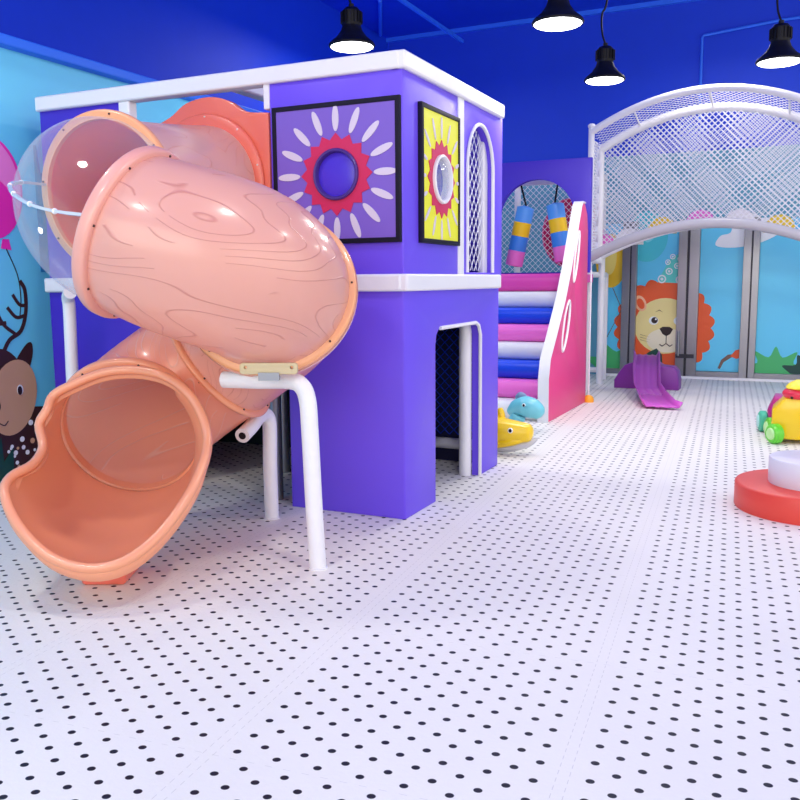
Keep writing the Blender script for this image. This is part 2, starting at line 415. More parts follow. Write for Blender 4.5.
# ------------------------------------------------------------------ pendant lamps
def make_lamp(loc, label, real=True):
    x, y, z = loc
    t = thing('pendant_lamp', label, 'lamp', (x, y, z), 'black industrial pendant lamps')
    mt = Matrix.Translation(Vector((x, y, z)))
    MB().lathe([(.172, 0), (.176, .012), (.165, .03), (.115, .07), (.082, .115), (.07, .15)], 36, mt).build('shade', black, t)
    hb = MB().lathe([(.068, .15), (.072, .16), (.072, .255), (.05, .28), (.02, .285), (.02, .31)], 28, mt).build('housing', black, t)
    fin = MB()
    for k in range(16):
        a = 2*PI*k/16; fin.box(.066, .084, -.003, .003, .17, .25, mt @ Matrix.Rotation(a, 4, 'Z'))
    fin.build('cooling_fins', black, hb)
    MB().lathe([(0, -.012), (.09, -.012), (.15, -.006), (.168, .004), (.1, .006), (0, .006)], 36, mt).build('diffuser', lampglow, t)
    pts = [Vector((x, y, z+.3)), Vector((x-.03, y, z+.4)), Vector((x-.035, y, z+.55)), Vector((x+.01, y, z+.75)), Vector((x, y, CE))]
    MB().tube(smooth_open(pts, 6), .009, 6).build('cord', black, t)
    l = bpy.data.lights.new('lamp_light', 'AREA'); l.shape = 'DISK'; l.size = .33; l.energy = LAMP_W*.6; l.color = (1, .955, .87)
    o = bpy.data.objects.new('lamp_light', l); COL.objects.link(o); o.location = (x, y, z-.02)
    return t
LAMPS = [((-3.23, 6.11, 3.055), 'black pendant lamp glowing above the tower, leftmost of the pendant lamps'),
         ((-1.634, 6.065, 3.01), 'black pendant lamp nearest the top edge, cropped at its neck'),
         ((-1.70, 7.87, 3.0), 'black pendant lamp on a curved cord left of the net arch'),
         ((-.305, 7.65, 2.955), 'black pendant lamp in front of the net arch, rightmost of the pendant lamps')]
for p, lb in LAMPS: make_lamp(p, lb)
# added fill lights spread high over the hall, without lamp bodies
for x, y in ((-3.9, 2.2), (-.4, 2.6), (1.6, 5.0), (-2.2, .2), (1.8, 9.4), (-4.6, 9.4), (-1.0, 10.2)):
    l = bpy.data.lights.new('hall_fill_light', 'AREA'); l.shape = 'DISK'; l.size = .35; l.energy = LAMP_W; l.color = (1, .955, .87)
    o = bpy.data.objects.new('hall_fill_light', l); COL.objects.link(o); o.location = (x, y, 4.1)

# ------------------------------------------------------------------ purple play tower
BX0, BX1, BY0, BY1, BT = -4.505, -1.955, 4.244, 5.877, 2.473
tw = thing('play_tower', 'two-storey purple padded play tower with white bands and sun windows', 'play tower', (-3.2, 5.0, 0))
TH = .06
yf = ypl(BY0+TH/2); xr = xpl(BX1-TH/2)
# front, lower storey
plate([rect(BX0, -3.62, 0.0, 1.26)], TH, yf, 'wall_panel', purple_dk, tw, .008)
plate([rect(-2.685, BX1-.005, 0.0, 1.26)], TH, yf, 'wall_panel', purple, tw, .008)
# front, upper storey
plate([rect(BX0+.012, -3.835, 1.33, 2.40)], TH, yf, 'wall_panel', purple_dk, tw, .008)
plate([rect(-2.765, BX1-.005, 1.33, 2.40), circ(-2.338, 1.871, .10)], TH, yf, 'wall_panel', purple, tw, .008)
# right side
plate([[(BY0+.004, 0), (4.68, 0)]+[(4.683, .93), (4.70, .99), (4.745, 1.028)]+[(5.355, 1.034), (5.41, 1.015), (5.44, .96)]+[(5.447, 0), (BY1-.06, 0), (BY1-.06, 1.26), (BY0+.004, 1.26)]], TH, xr, 'wall_panel', purple, tw, .008)
plate([rect(BY0+.004, 5.04, 1.33, 2.40), circ(4.722, 1.871, .125)], TH, xr, 'wall_panel', purple, tw, .008)
plate([rect(5.12, BY1, 1.33, 2.40), archloop(5.18, 5.675, 1.352, 2.0, rz=.285)], TH, xr, 'wall_panel', purple, tw, .008)
# white trims
MB().box(BX0, BX1-.006, BY0-.025, BY0+.07, 2.382, BT).build('top_band', white_pad, tw, bevel=.012)
MB().box(BX1-.07, BX1+.025, BY0-.02, BY1-.03, 2.382, BT).build('top_band', white_pad, tw, bevel=.012)
MB().box(BX0+.03, -3.86, BY1-.03, BY1+.05, 2.382, BT).build('top_band', white_pad, tw, bevel=.012)
MB().box(-3.12, -3.03, BY0+.07, BY1-.03, 2.40, BT-.01).build('top_beam', white_pad, tw, bevel=.012)
MB().box(-3.12, BX1-.07, BY1-.05, BY1-.03, 2.382, BT).build('top_band', white_pad, tw, bevel=.012)
MB().box(BX0-.01, BX1-.006, BY0-.03, BY0+.05, 1.247, 1.339).build('middle_band', white_pad, tw, bevel=.012)
MB().box(BX1-.05, BX1+.03, BY0-.02, BY1-.09, 1.247, 1.339).build('middle_band', white_pad, tw, bevel=.012)
MB().box(BX1-.05, BX1+.008, 5.03, 5.125, 1.335, 2.385).build('trim_strip', white_pad, tw, bevel=.008)
MB().box(-3.835, -3.752, BY0-.012, BY0+.06, 1.335, 2.385).build('trim_strip', white_pad, tw, bevel=.008)
MB().box(-2.80, -2.762, BY0-.008, BY0+.06, 2.25, 2.385).build('trim_strip', white_pad, tw, bevel=.006)
a_pts = [(BX1+.004, y, z) for y, z in archloop(5.185, 5.668, 1.352, 2.0, rz=.28)[1:]]+[(BX1+.004, 5.185, 1.352)]
MB().tube(a_pts, .012, 8).build('arch_trim', white_pad, tw)
d_pts = [(BX1+.002, 5.44, 0.0), (BX1+.002, 5.438, .95), (BX1+.002, 5.405, 1.01), (BX1+.002, 5.355, 1.03), (BX1+.002, 4.745, 1.026)]
MB().tube(d_pts, .012, 8).build('doorway_trim', white_pad, tw)
# frame posts, bars and decks
for px, py in ((BX1-.10, 5.43), (BX0+.1, BY1-.1)):
    MB().tube([(px, py, 0), (px, py, 1.27 if py == 5.43 else 2.4)], .042, 16).build('post', white_pipe, tw)
for px, py in ((-3.23, 5.03), (-2.86, BY0+.12)):
    MB().tube([(px, py, 0), (px, py, 1.27)], .036, 14).build('post', grey_pipe, tw)
MB().box(BX0+.02, BX1-.07, BY0+.07, BY1-.02, 1.27, 1.325).build('deck', navy_panel, tw)
MB().tube([(-2.62, BY0+.1, .14), (-2.62, BY1-.1, .14)], .04, 12).build('foot_bar', white_pipe, tw)
MB().tube([(-2.62, BY1-.1, .14), (BX1-.1, BY1-.1, .14)], .04, 12).build('foot_bar', white_pipe, tw)
MB().box(-2.66, BX1-.07, BY1-.05, BY1-.02, 0, 1.27).build('rear_panel', navy_panel, tw)
MB().box(BX0+.02, -2.66, BY1-.05, BY1-.02, .0, 1.27).build('rear_panel', mat('shaded_green_vinyl', rgb(30, 62, 66), .6), tw)  # added backing; its dark green includes the shade under the deck
MB().box(BX0+.005, BX0+.045, BY0+.05, BY1-.02, 0, 1.27).build('side_panel', purple_dk, tw)
MB().box(BX0+.005, BX0+.045, BY0+.05, BY1-.02, 1.34, 2.40).build('side_panel', purple_dk, tw)
MB().box(-2.69, -2.66, BY0+.07, BY1-.05, 0, 1.27).build('inner_panel', navy_panel, tw)
MB().box(-2.70, BX1-.07, BY1-.05, BY1-.02, 1.34, 2.385).build('rear_panel', purple_dk, tw)
MB().box(-2.79, -2.77, BY0+.3, BY1-.05, 1.34, 2.385).build('inner_panel', purple_dk, tw)
net(lambda u, v: (-2.70, u, v), lambda u, v: True, BY0+.1, BY1-.06, .2, 1.24, .07, .004, 'net', blue_v, tw, .2)
net(lambda u, v: (u, BY1-.07, v), lambda u, v: True, -2.6, BX1-.1, .2, 1.24, .07, .004, 'net', blue_v, tw, .2)
net(lambda u, v: (u, BY1-.02, v), lambda u, v: True, BX0+.1, -2.9, .16, 2.36, .09, .004, 'net', navy_net, tw, .3)
def inarch(y, z): return 5.18 < y < 5.67 and z > 1.36 and (z < 2.0 or ((y-5.427)/.24)**2+((z-2.0)/.28)**2 < 1)
net(lambda u, v: (BX1-.05, u, v), inarch, 5.15, 5.7, 1.35, 2.3, .075, .003, 'net', net_white, tw, .012, aspect=1.25)
MB().box(-2.035, -1.99, 5.60, 5.68, 1.34, 2.38).build('jamb_pad', white_pad, tw, bevel=.01)
# sun panels
def sun_panel(mtx, cx, cz, x0, x1, z0, z1, back, bname, petals, lens):
    """mtx: plane; positive local z is outward when sgn=-1"""
    fr = plate([rect(x0, x1, z0, z1), rect(x0+.026, x1-.026, z0+.026, z1-.026)], .03, mtx @ Matrix.Translation((0, 0, .0)), 'window_frame', black_fr, tw, .004)
    bd = plate([rect(x0+.022, x1-.022, z0+.022, z1-.022), circ(cx, cz, .128)], .018, mtx, bname, back, tw)
    n = 16; st = []
    for k in range(2*n):
        a = PI*k/n; r = .183 if k % 2 else .218
        st.append((cx+r*math.cos(a)*lens[2], cz+r*math.sin(a)))
    plate([st, circ(cx, cz, .132)], .026, mtx, 'sun_star', red_pink, bd)
    for k in range(petals):
        a = 2*PI*k/petals+PI/2
        r0, r1, w = lens[0], lens[1], lens[3]
        # keep petals on the board
        ca, sa = math.cos(a), math.sin(a)
        lim = min((x1-.02-cx)/max(ca, 1e-6) if ca > 0 else (x0+.02-cx)/min(ca, -1e-6), (z1-.02-cz)/max(sa, 1e-6) if sa > 0 else (z0+.02-cz)/min(sa, -1e-6))
        re = min(r1, lim*1.01)
        m = (r0+re)/2; lh = (re-r0)/2
        if lh < .015: continue
        plate([circ(cx+m*ca, cz+m*sa, lh, w, 18, a)], .026, mtx, 'sun_petal', petal_w, bd)
    prof = [(.118, -.03), (.118, .034), (.126, .042), (.142, .042), (.148, .03), (.148, -.0)]
    flip = mtx @ Matrix.Translation((cx, cz, 0))
    return flip, prof
def porthole(flip, prof, sgn, m1, lensm, dk=1):
    f2 = flip @ Matrix.Diagonal((1, 1, sgn, 1))
    pr = MB().lathe([(.116, -.03), (.116, .02), (.122, .03), (.130, .031), (.136, .026), (.138, 0), (.138, -.03), (.116, -.03)], 40, f2)
    # open ring: drop the two caps made by lathe
    pr.f = pr.f[:-2]
    pr.build('porthole_ring', m1, tw)
    MB().lathe([(.117, .0), (.1, .018*dk), (.06, .032*dk), (0.0, .038*dk)], 36, f2).build('porthole_dome', lensm, tw)
fp = ypl(BY0-.012)
fl, pr = sun_panel(fp, -2.338, 1.871, -2.737, -1.962, 1.505, 2.250, lilac, 'sun_board', 16, (.225, .365, 1, .0195))
porthole(fl, pr, 1, mat('dark_violet_ring', rgb(70, 44, 130), .35), mat('violet_dome_plastic', rgb(74, 48, 205), .3), .25)
fp = xpl(BX1+.012)
fl, pr = sun_panel(fp, 4.722, 1.871, 4.440, 5.008, 1.508, 2.253, yellow_v, 'sun_board', 16, (.225, .345, .93, .0105))
porthole(fl, pr, 1, white_pad, clear)

# ------------------------------------------------------------------ slide
def azv(az, el=0):
    az, el = R(az), R(el); return Vector((math.sin(az)*math.cos(el), math.cos(az)*math.cos(el), math.sin(el)))
def herm(p0, t0, p1, t1, n):
    out = []
    for i in range(n+1):
        s = i/n; a = 2*s**3-3*s*s+1; b = s**3-2*s*s+s; c = -2*s**3+3*s*s; d = s**3-s*s
        out.append(a*p0+b*t0+c*p1+d*t1)
    return out
def sweep_shell(path, tans, rads, name, material, parent, seg=56, t=0):
    """open tube, UV x along the length and y around it"""
    rows = []; n = len(path); dist = 0
    uvl = []
    for i, (p, d) in enumerate(zip(path, tans)):
        d = d.normalized(); u = d.cross(Vector((0, 0, 1))).normalized(); w = u.cross(d)
        if i: dist += (path[i]-path[i-1]).length
        rows.append([p-rads[i]*(math.cos(2*PI*k/seg)*u+math.sin(2*PI*k/seg)*w) for k in range(seg+1)]); uvl.append(dist)
    vs = [v for r in rows for v in r]; fs = []; uvs = []
    m = seg+1
    for i in range(n-1):
        for k in range(seg):
            fs.append((i*m+k, i*m+k+1, (i+1)*m+k+1, (i+1)*m+k))
            uvs += [(uvl[i], k/seg), (uvl[i], (k+1)/seg), (uvl[i+1], (k+1)/seg), (uvl[i+1], k/seg)]
    me = bpy.data.meshes.new(name); me.from_pydata([tuple(v) for v in vs], [], fs)
    ul = me.uv_layers.new(name='UVMap')
    for i, q in enumerate(uvs): ul.data[i].uv = q
    return finish(me, name, material, parent, solid=t)
def tangents(path, t0, t1):
    T = []
    for i in range(len(path)):
        if i == 0: T.append(t0.normalized())
        elif i == len(path)-1: T.append(t1.normalized())
        else: T.append((path[i+1]-path[i-1]).normalized())
    return T
def flange(c, ax, r, ri, name, material, parent, th=.05, bolts=8, ph=.2, bm=bolt_m):
    ax = ax.normalized(); u = ax.cross(Vector((0, 0, 1))).normalized(); w = u.cross(ax)
    m = Matrix.Identity(4)
    for i in range(3): m[i][0], m[i][1], m[i][2], m[i][3] = u[i], w[i], ax[i], c[i]
    h = th/2
    mb = MB().lathe([(ri, -h), (r-.012, -h), (r-.003, -h+.006), (r, -h+.016), (r, h-.016), (r-.003, h-.006), (r-.012, h), (ri, h), (ri, -h)], 72, m)
    mb.f = mb.f[:-2]
    f = mb.build(name, material, parent)
    for k in range(bolts):
        a = 2*PI*(k+ph)/bolts
        mm = m @ Matrix.Translation(((r-.02)*math.cos(a), (r-.02)*math.sin(a), 0))
        MB().lathe([(0, -h-.006), (.004, -h-.005), (.0055, -h-.001), (.0055, h+.001), (.004, h+.005), (0, h+.006)], 10, mm).build('bolt', bm, f)
    return f
sl = thing('tube_slide', 'spiral pink and coral tube slide with clear elbow in front of tower', 'slide', (-2.7, 3.2, 0))
P0 = Vector((-3.213, BY0, 1.852)); PB = Vector((-3.03, 3.245, 1.722)); P1 = Vector((-2.59, 2.925, 1.505))
P2 = Vector((-2.26, 3.42, 1.262)); P4 = Vector((-2.955, 3.25, .60))
T0 = azv(176, -8); TB = azv(176, -4); T1 = azv(80, -22); T2 = azv(-22, -22); T4 = azv(155, -18)
FR = .375; TR = .345
# entrance plate with wavy top
wav = smooth_open([(-3.755, 2.20, 0), (-3.6, 2.215, 0), (-3.45, 2.262, 0), (-3.33, 2.33, 0), (-3.17, 2.352, 0), (-3.03, 2.318, 0), (-2.92, 2.252, 0), (-2.765, 2.232, 0)], 5)
ep = plate([[(-3.755, 1.335), (-2.765, 1.335)]+[(p.x, p.y) for p in reversed(wav)], circ(-3.2, 1.86, .335, n=48)], .05, ypl(BY0+.012), 'entrance_panel', coral_dk, sl, .008)
flange(Vector((-3.205, BY0-.02, 1.855)), Vector((0, -1, 0)), FR+.03, TR-.02, 'entrance_flange', coral_dk, sl, .03, 10, .6, bolt_w)
pa = herm(P0+Vector((.01, .03, 0)), T0*1.0, PB, TB*1.0, 14); ta = tangents(pa, T0, TB)
sweep_shell(pa, ta, [TR]*15, 'upper_tube', blush_grain, sl)
sweep_shell(pa, ta, [TR-.012]*15, 'inner_lining', mat('warm_coral_lining', rgb(255, 140, 104), .4, coat=.2, sss=.5), sl)
flange(PB+TB.normalized()*-.0, TB, FR+.005, TR-.01, 'tube_flange', apricot, sl, .045, 8, .25)
pe = herm(PB, TB*.43, P1, T1*.43, 20); te = tangents(pe, TB, T1)
re_ = [TR-.004+.02*math.sin(PI*i/20) for i in range(21)]
dome = sweep_shell(pe, te, re_, 'clear_elbow', clear, sl, 64, .0)
# moulded seam along the outside of the elbow: outer side at camera left
seam = []
for p, d, r in zip(pe, te, re_):
    d = d.normalized(); side = d.cross(Vector((0, 0, 1))).normalized()   # right hand side of travel = outside of the left turn
    side = (side+Vector((0, 0, .16))).normalized(); seam.append((p+side*(r+.002), p+side*(r+.02)))
clear_seam = mat('frosted_seam_plastic', rgb(205, 212, 222), .25, coat=.4)
sm = MB()
up_ = Vector((0, 0, .006))
rows = [[a-up_, a+up_, b+up_, b-up_] for a, b in seam]
sm.grid(rows, closed=True)
seam_o = sm.build('elbow_seam', clear_seam, dome)
for i in (3, 7, 11, 15, 18):
    c = (seam[i][0]+seam[i][1])/2; MB().ball(c, .012, 10, 8).build('bolt', eye_w, seam_o)
flange(P1, T1, FR, TR-.01, 'tube_flange', pink_fl, sl, .06, 8, .1)
pc = herm(P1, T1*.80, P2, T2*.86, 26); tc_ = tangents(pc, T1, T2)
sweep_shell(pc, tc_, [TR+.012*math.sin(PI*i/26)+.03*i/26 for i in range(27)], 'middle_tube', pink_grain, sl, 72)
flange(P2, T2, FR+.032, TR+.01, 'tube_flange', apricot, sl, .035, 8, .1)
flange(P2+T2*.028, T2, FR+.035, TR+.01, 'tube_flange', mat('blush_flange_plastic', rgb(245, 196, 182), .3, coat=.4), sl, .014, 0)
pd = herm(P2, T2*1.45, P4, T4*1.35, 40); td = tangents(pd, T2, T4)
SPL = 19
rd = [TR+.03*(1-min(1, i/12)) for i in range(41)]
sweep_shell(pd[:SPL+1], td[:SPL+1], rd[:SPL+1], 'lower_tube', pink_grain, sl)
sweep_shell(pd[SPL:], td[SPL:], rd[SPL:], 'exit_tube', coral_grain, sl)
flange(pd[SPL], td[SPL], FR, TR-.01, 'tube_flange', coral, sl, .03, 8, .4)
flange(P4, T4, FR, TR-.02, 'exit_flange', coral, sl, .05, 8, .3)

# exit scoop: from the round mouth of the last tube it flares into a wide lip that lies near the floor
def campt(px, py, depth):
    return Vector((0, 0, CAM_H))+depth*(fw+r2*((px-400)/FPX)-u2*((py-400)/FPX))
lip = [(133, 371, 4.02), (163, 377, 3.98), (186, 393, 3.94), (200, 415, 3.92), (206, 440, 3.88), (200, 468, 3.80), (184, 500, 3.68), (157, 535, 3.56), (124, 560, 3.47), (88, 567, 3.44), (50, 555, 3.45),
       (20, 525, 3.50), (6, 494, 3.58), (12, 477, 3.68), (34, 464, 3.80), (44, 447, 3.90), (40, 425, 3.96), (48, 410, 3.98), (54, 396, 4.02), (74, 385, 4.02), (102, 374, 4.03)]
lipw = smooth_closed([campt(*p) for p in lip], 4)
N = len(lipw)
ax4 = T4.normalized(); uu = ax4.cross(Vector((0, 0, 1))).normalized(); ww = uu.cross(ax4)
mouth_c = P4+ax4*.03
def ang(p):
    d = p-mouth_c; return math.atan2(d.dot(ww), d.dot(uu))
# hole points matched to the lip points by angle round the mouth axis
angs = [ang(p) for p in lipw]
for i in range(1, N):
    while angs[i]-angs[i-1] > PI: angs[i] -= 2*PI
    while angs[i]-angs[i-1] < -PI: angs[i] += 2*PI
tot = 2*PI if angs[-1] > angs[0] else -2*PI
mono = [angs[0]+tot*i/N for i in range(N)]
angs = [.6*a+.4*b for a, b in zip(angs, mono)]
rows = []
K = 12
for j in range(K+1):
    s = j/K; row = []
    for i in range(N):
        H = mouth_c+(TR-.01)*(math.cos(angs[i])*uu+math.sin(angs[i])*ww)
        Lp = lipw[i]; D = (Lp-H).length
        rad = (H-mouth_c).normalized()
        low = max(0, -rad.z)
        C = H+ax4*(.62*D)+rad*.05*D-Vector((0, 0, .04*low))
        if D < .2: C = (H+Lp)/2
        row.append((1-s)**2*H+2*s*(1-s)*C+s*s*Lp)
    rows.append(row)
sc_mb = MB().grid(rows, closed=True)
scoop = sc_mb.build('exit_scoop', coral, sl, solid=.012, subsurf=1)
# rolled lip with an outer turned-down skirt
cen = sum(lipw, Vector())/N
lr = MB().tube([p+(p-cen).normalized()*.006 for p in lipw], .021, 12, closed=True)
lr.build('scoop_lip', coral, scoop)
sk = []
for t_, dz, out in ((0, 0, .018), (.4, -.03, .022), (.8, -.06, .012), (1, -.075, -.01)):
    sk.append([p+(p-cen).normalized()*out+Vector((0, 0, dz*min(1, .4+.6*(1.0 if p.z < .5 else .2))))-ax4*(.03*t_) for p in lipw])
MB().grid(sk, closed=True).build('scoop_skirt', coral, scoop, solid=.008)
fb = MB(); fc = Vector((-2.765, 2.86, 0))
d4 = Vector((T4.x, T4.y, 0)).normalized(); s4 = Vector((d4.y, -d4.x, 0))
fm = frame((fc.x, fc.y, 0), s4, (0, 0, 1))
vs = []
for z, hw, hd in ((0, .088, .10), (.012, .095, .105), (.105, .108, .12)):
    vs += [fc+s4*a*hw+d4*b*hd+Vector((0, 0, z)) for a, b in ((-1, -1), (1, -1), (1, 1), (-1, 1))]
fs = [(3, 2, 1, 0)]+[(i*4+k, i*4+(k+1) % 4, (i+1)*4+(k+1) % 4, (i+1)*4+k) for i in range(2) for k in range(4)]+[(8, 9, 10, 11)]
fb.add(vs, fs).build('foot_block', mat('salmon_plastic', rgb(246, 118, 100), .35, coat=.3), sl, bevel=.01)
# padded support pipes
def support(pts, r=.039, hole=None, base=True):
    o = MB().tube(smooth_open(pts, 8), r, 20).build('support_post', white_pipe, sl)
    if base: MB().lathe([(r+.006, .0), (r+.006, .006), (r, .008)], 24, Matrix.Translation(Vector((pts[0][0], pts[0][1], 0)))).build('floor_collar', white_pad, o)
    if hole:
        e, d = Vector(pts[-1]), (Vector(pts[-1])-Vector(pts[-2])).normalized()
        MB().tube([e-d*.01, e+d*.003], .019, 16).build('pipe_end', black, o)
    return o
support([(-1.984, 3.344, 0), (-1.995, 3.338, .3), (-2.003, 3.332, .62), (-2.012, 3.33, .78), (-2.045, 3.328, .845), (-2.11, 3.325, .862), (-2.25, 3.315, .858), (-2.44, 3.30, .856)])
support([(-2.655, 3.986, 0), (-2.657, 3.986, .3), (-2.652, 3.985, .52), (-2.65, 3.95, .585), (-2.64, 3.87, .59), (-2.60, 3.74, .56), (-2.575, 3.62, .53)], hole=True)
support([(-4.05, 3.95, 0), (-4.05, 3.95, .4), (-4.04, 3.95, .9), (-4.035, 3.95, 1.15), (-4.02, 3.93, 1.22), (-3.95, 3.88, 1.25)], .037)
bk = MB()
bm_ = frame(campt(269, 370, 3.80), r2, (0, 0, 1))
plate([rrect(-.125, .125, -.018, .032, .014)+[], circ(-.1, .012, .007, n=10), circ(.1, .012, .007, n=10)], .03, bm_, 'flange_bracket', beige_m, sl, .003)
MB().box(-.045, .045, -.045, -.01, -.02, .02, bm_).build('clamp', grey_pipe, sl)

# ------------------------------------------------------------------ foam stairs
st = thing('foam_stairs', 'soft foam stairs in pink, blue and white with rose side panel', 'stairs', (-2.7, 8.5, 0))
cols = [white_pad, pink_v, blue_v, white_pad, pink_v, blue_v, white_pad, magenta]
SX0, SX1 = -3.32, -2.21
edges = [0, .175, .345, .515, .68, .85, 1.015, 1.18, 1.37]
for i, m in enumerate(cols):
    y0 = 7.80+i*.19; z0, z1 = edges[i], edges[i+1]
    prof = []
    for k in range(9):
        a = -PI/2+PI*k/8; prof.append((y0+.05-.05*math.cos(a), (z0+z1)/2+(z1-z0)/2*math.sin(a)*.985))
    prof = [(9.34, z0+.002)]+prof+[(9.34, z1-.002)]
    MB().grid([[(x, y, z) for y, z in prof] for x in (SX0, SX1)], closed=True).add([(SX0, y, z) for y, z in prof], [tuple(range(len(prof)))]).add([(SX1, y, z) for y, z in prof], [tuple(range(len(prof)))]).build('step', m, st)
side = [(7.742, 0), (7.742, .40), (7.80, .58), (8.0, .78), (8.30, 1.10), (8.53, 1.42), (8.76, 1.80), (8.90, 2.03), (8.96, 2.075), (9.06, 2.07), (9.17, 1.97), (9.22, 1.80), (9.25, 0)]
def leaf(cy, cz, L, W, rot): return [(cy+a*math.cos(rot)-b*math.sin(rot), cz+a*math.sin(rot)+b*math.cos(rot)) for a, b in [(L*math.cos(t), W*math.sin(t)*(1 if abs(math.cos(t)) < .8 else .92)) for t in [2*PI*k/32 for k in range(32)]]]
lv = [leaf(8.73, 1.53, .27, .06, R(68)), leaf(8.36, .86, .27, .085, R(62)),]
sp_ = plate([side]+lv, .075, xpl(-2.165), 'side_panel', hot_pink, st, .006)
for l in lv:
    MB().tube([(-2.127, y, z) for y, z in l], .012, 8, closed=True).build('oval_trim', white_pad, sp_)
    plate([l], .01, xpl(-2.165), 'oval_window', mat('pale_lilac_mesh', rgb(200, 190, 215), .5), sp_)
# white front edge band of the side panel
ed = side[:10]
rows = [[(-2.215, y-.006, z), (-2.122, y-.006, z+.0)] for y, z in ed]
ebm = MB()
for (y0, z0), (y1, z1) in zip(ed[:-1], ed[1:]):
    pass
off = .012
nv = []
for i, (y, z) in enumerate(ed):
    a = Vector(ed[max(0, i-1)]+(0,)); b = Vector(ed[min(len(ed)-1, i+1)]+(0,)); d = (b-a).normalized(); nv.append(Vector((-d.y, d.x, 0)))
rows = [[(-2.218, y, z), (-2.118, y, z), (-2.118, y+n.x*off, z+n.y*off), (-2.218, y+n.x*off, z+n.y*off)] for (y, z), n in zip(ed, nv)]
ebm.grid(rows, closed=True); ebm.build('edge_band', white_pad, sp_)
MB().tube([(-2.10, 9.27, .05), (-2.10, 9.27, 1.4)], .009, 8).build('rear_pole', white_paint, st)
MB().lathe([(.055, 0), (.058, .03), (.045, .06), (.02, .075), (0, .078)], 20, Matrix.Translation((-2.10, 9.27, 0))).build('pole_foot', orange_t, st)

# ------------------------------------------------------------------ arched play platform behind the stairs
pf = thing('play_platform', 'raised purple platform with round arch opening at the stair top', 'play platform', (-2.7, 9.9, 0))
plate([rect(-4.2, -2.145, 1.375, 2.572), archloop(-3.17, -2.305, 1.37, 1.955, rz=.43)], .08, ypl(9.42), 'arch_panel', purple_dk, pf, .008)
MB().box(-4.2, -2.3, 9.47, 10.25, 1.27, 1.36).build('deck', magenta, pf)
MB().box(-4.2, -2.3, 10.85, 10.95, 2.48, 2.56).build('top_beam', white_pad, pf, bevel=.01)
for x, y in ((-3.42, 10.9), (-2.35, 10.95), (-3.5, 9.6)):
    MB().tube([(x, y, 0), (x, y, 2.5)], .04, 14).build('post', white_pipe, pf)
net(lambda u, v: (u, 10.80, v), lambda u, v: True, -4.2, -2.35, 1.36, 2.5, .075, .0035, 'net', net_white, pf, .2)
MB().tube([(x, 10.84, z) for x, z in circ(-2.70, 1.87, .37, .42, n=40)], .012, 8, closed=True).build('ring_trim', hot_pink, pf)
plate([circ(-2.70, 1.87, .37, .42, n=40)], .012, ypl(10.84), 'round_panel', mat('raspberry_vinyl', rgb(190, 24, 90), .5), pf)
def bag(top, bot, strap_top, label):
    top, bot = Vector(top), Vector(bot)
    t = thing('punch_bag', label, 'punch bag', tuple(bot), 'striped hanging foam rolls')
    d = (bot-top); L = d.length; dn = d.normalized()
    segs = [(0, .27, mat('sky_vinyl', rgb(84, 160, 240), .4)), (.27, .5, mat('sun_yellow_vinyl', rgb(250, 205, 20), .4)), (.5, .74, mat('azure_vinyl', rgb(60, 140, 230), .4)), (.74, 1, mat('bubblegum_vinyl', rgb(240, 120, 205), .4))]
    r = .098
    for a, b, m in segs:
        ra = [(.03 if a == 0 else r), r, r, r if b < 1 else .05]
        MB().tube([top+d*a, top+d*(a+(.03 if a == 0 else .001)), top+d*(b-.015), top+d*b], ra, 20).build('colour_band', m, t)
    MB().tube([Vector(strap_top), top], .011, 6).build('strap', black, t)
bag((-2.96, 9.75, 2.13), (-3.10, 9.75, 1.46), (-3.02, 9.75, 2.36), 'striped blue, yellow and pink roll hanging on the left, its foot swung outward')
bag((-2.63, 9.75, 2.15), (-2.52, 9.75, 1.50), (-2.60, 9.75, 2.36), 'striped blue, yellow and pink roll hanging beside the top of the stair panel')
MB().box(-3.3, -2.3, 9.72, 9.78, 2.36, 2.41).build('hanging_bar', white_pad, pf)

# ------------------------------------------------------------------ net arch bridge
nb = thing('net_arch_bridge', 'white pipe arch bridge covered in white net in front of glass doors', 'climbing frame', (-1.1, 10.9, 0))
NX0, NX1 = -2.36, .16
def zt(x): return 3.335-.226*(x+1.1)**2
def zl(x): return 1.905-.2*(x+1.03)**2
FY, KY = 10.3, 10.8
def zk(x): return 3.22-.24*(x+1.1)**2
xs = [NX0+(NX1-NX0)*i/40 for i in range(41)]
MB().tube([(x, FY, zt(x)) for x in xs], .04, 14).build('arch_pipe', white_pipe, nb)
MB().tube([(x, KY, zk(x)) for x in xs], .05, 14).build('arch_pipe', white_pipe, nb)
MB().tube([(x, FY-.01, zl(x)) for x in xs], .056, 16).build('lower_arch_pipe', mat('grey_padded_pipe', rgb(180, 180, 188), .4), nb)
MB().tube([(x, KY, zl(x)) for x in xs], .03, 10).build('lower_arch_pipe', white_pipe, nb)
for x, y, r, z in ((NX0, FY, .035, 3.04), (NX0, KY, .045, 2.84), (-2.42, 11.5, .04, 1.37), (NX1, FY, .045, 3.0), (NX1, KY, .045, 2.84)):
    MB().tube([(x, y, 1.5 if y == KY else 0), (x, y, z)], r, 14).build('post', white_pipe, nb)
MB().ball((NX0, FY, 3.04), (.045, .045, .03)).build('post_cap', white_pipe, nb)
MB().tube([(NX0-.02, FY, 1.36), (-2.42, 11.5, 1.36)], .035, 12).build('rail', white_pipe, nb)
MB().tube([(NX0, FY, 1.52), (NX0, KY, 1.52)], .03, 12).build('rail', white_pipe, nb)
MB().tube([(-2.42, 11.5, .12), (-2.9, 11.5, .12)], .035, 12).build('rail', white_pipe, nb)
for x in (-1.9, -1.1, -.3): MB().tube([(x, FY, zt(x)), (x, KY, zk(x))], .012, 8).build('rail', white_pipe, nb)
NR = .0055
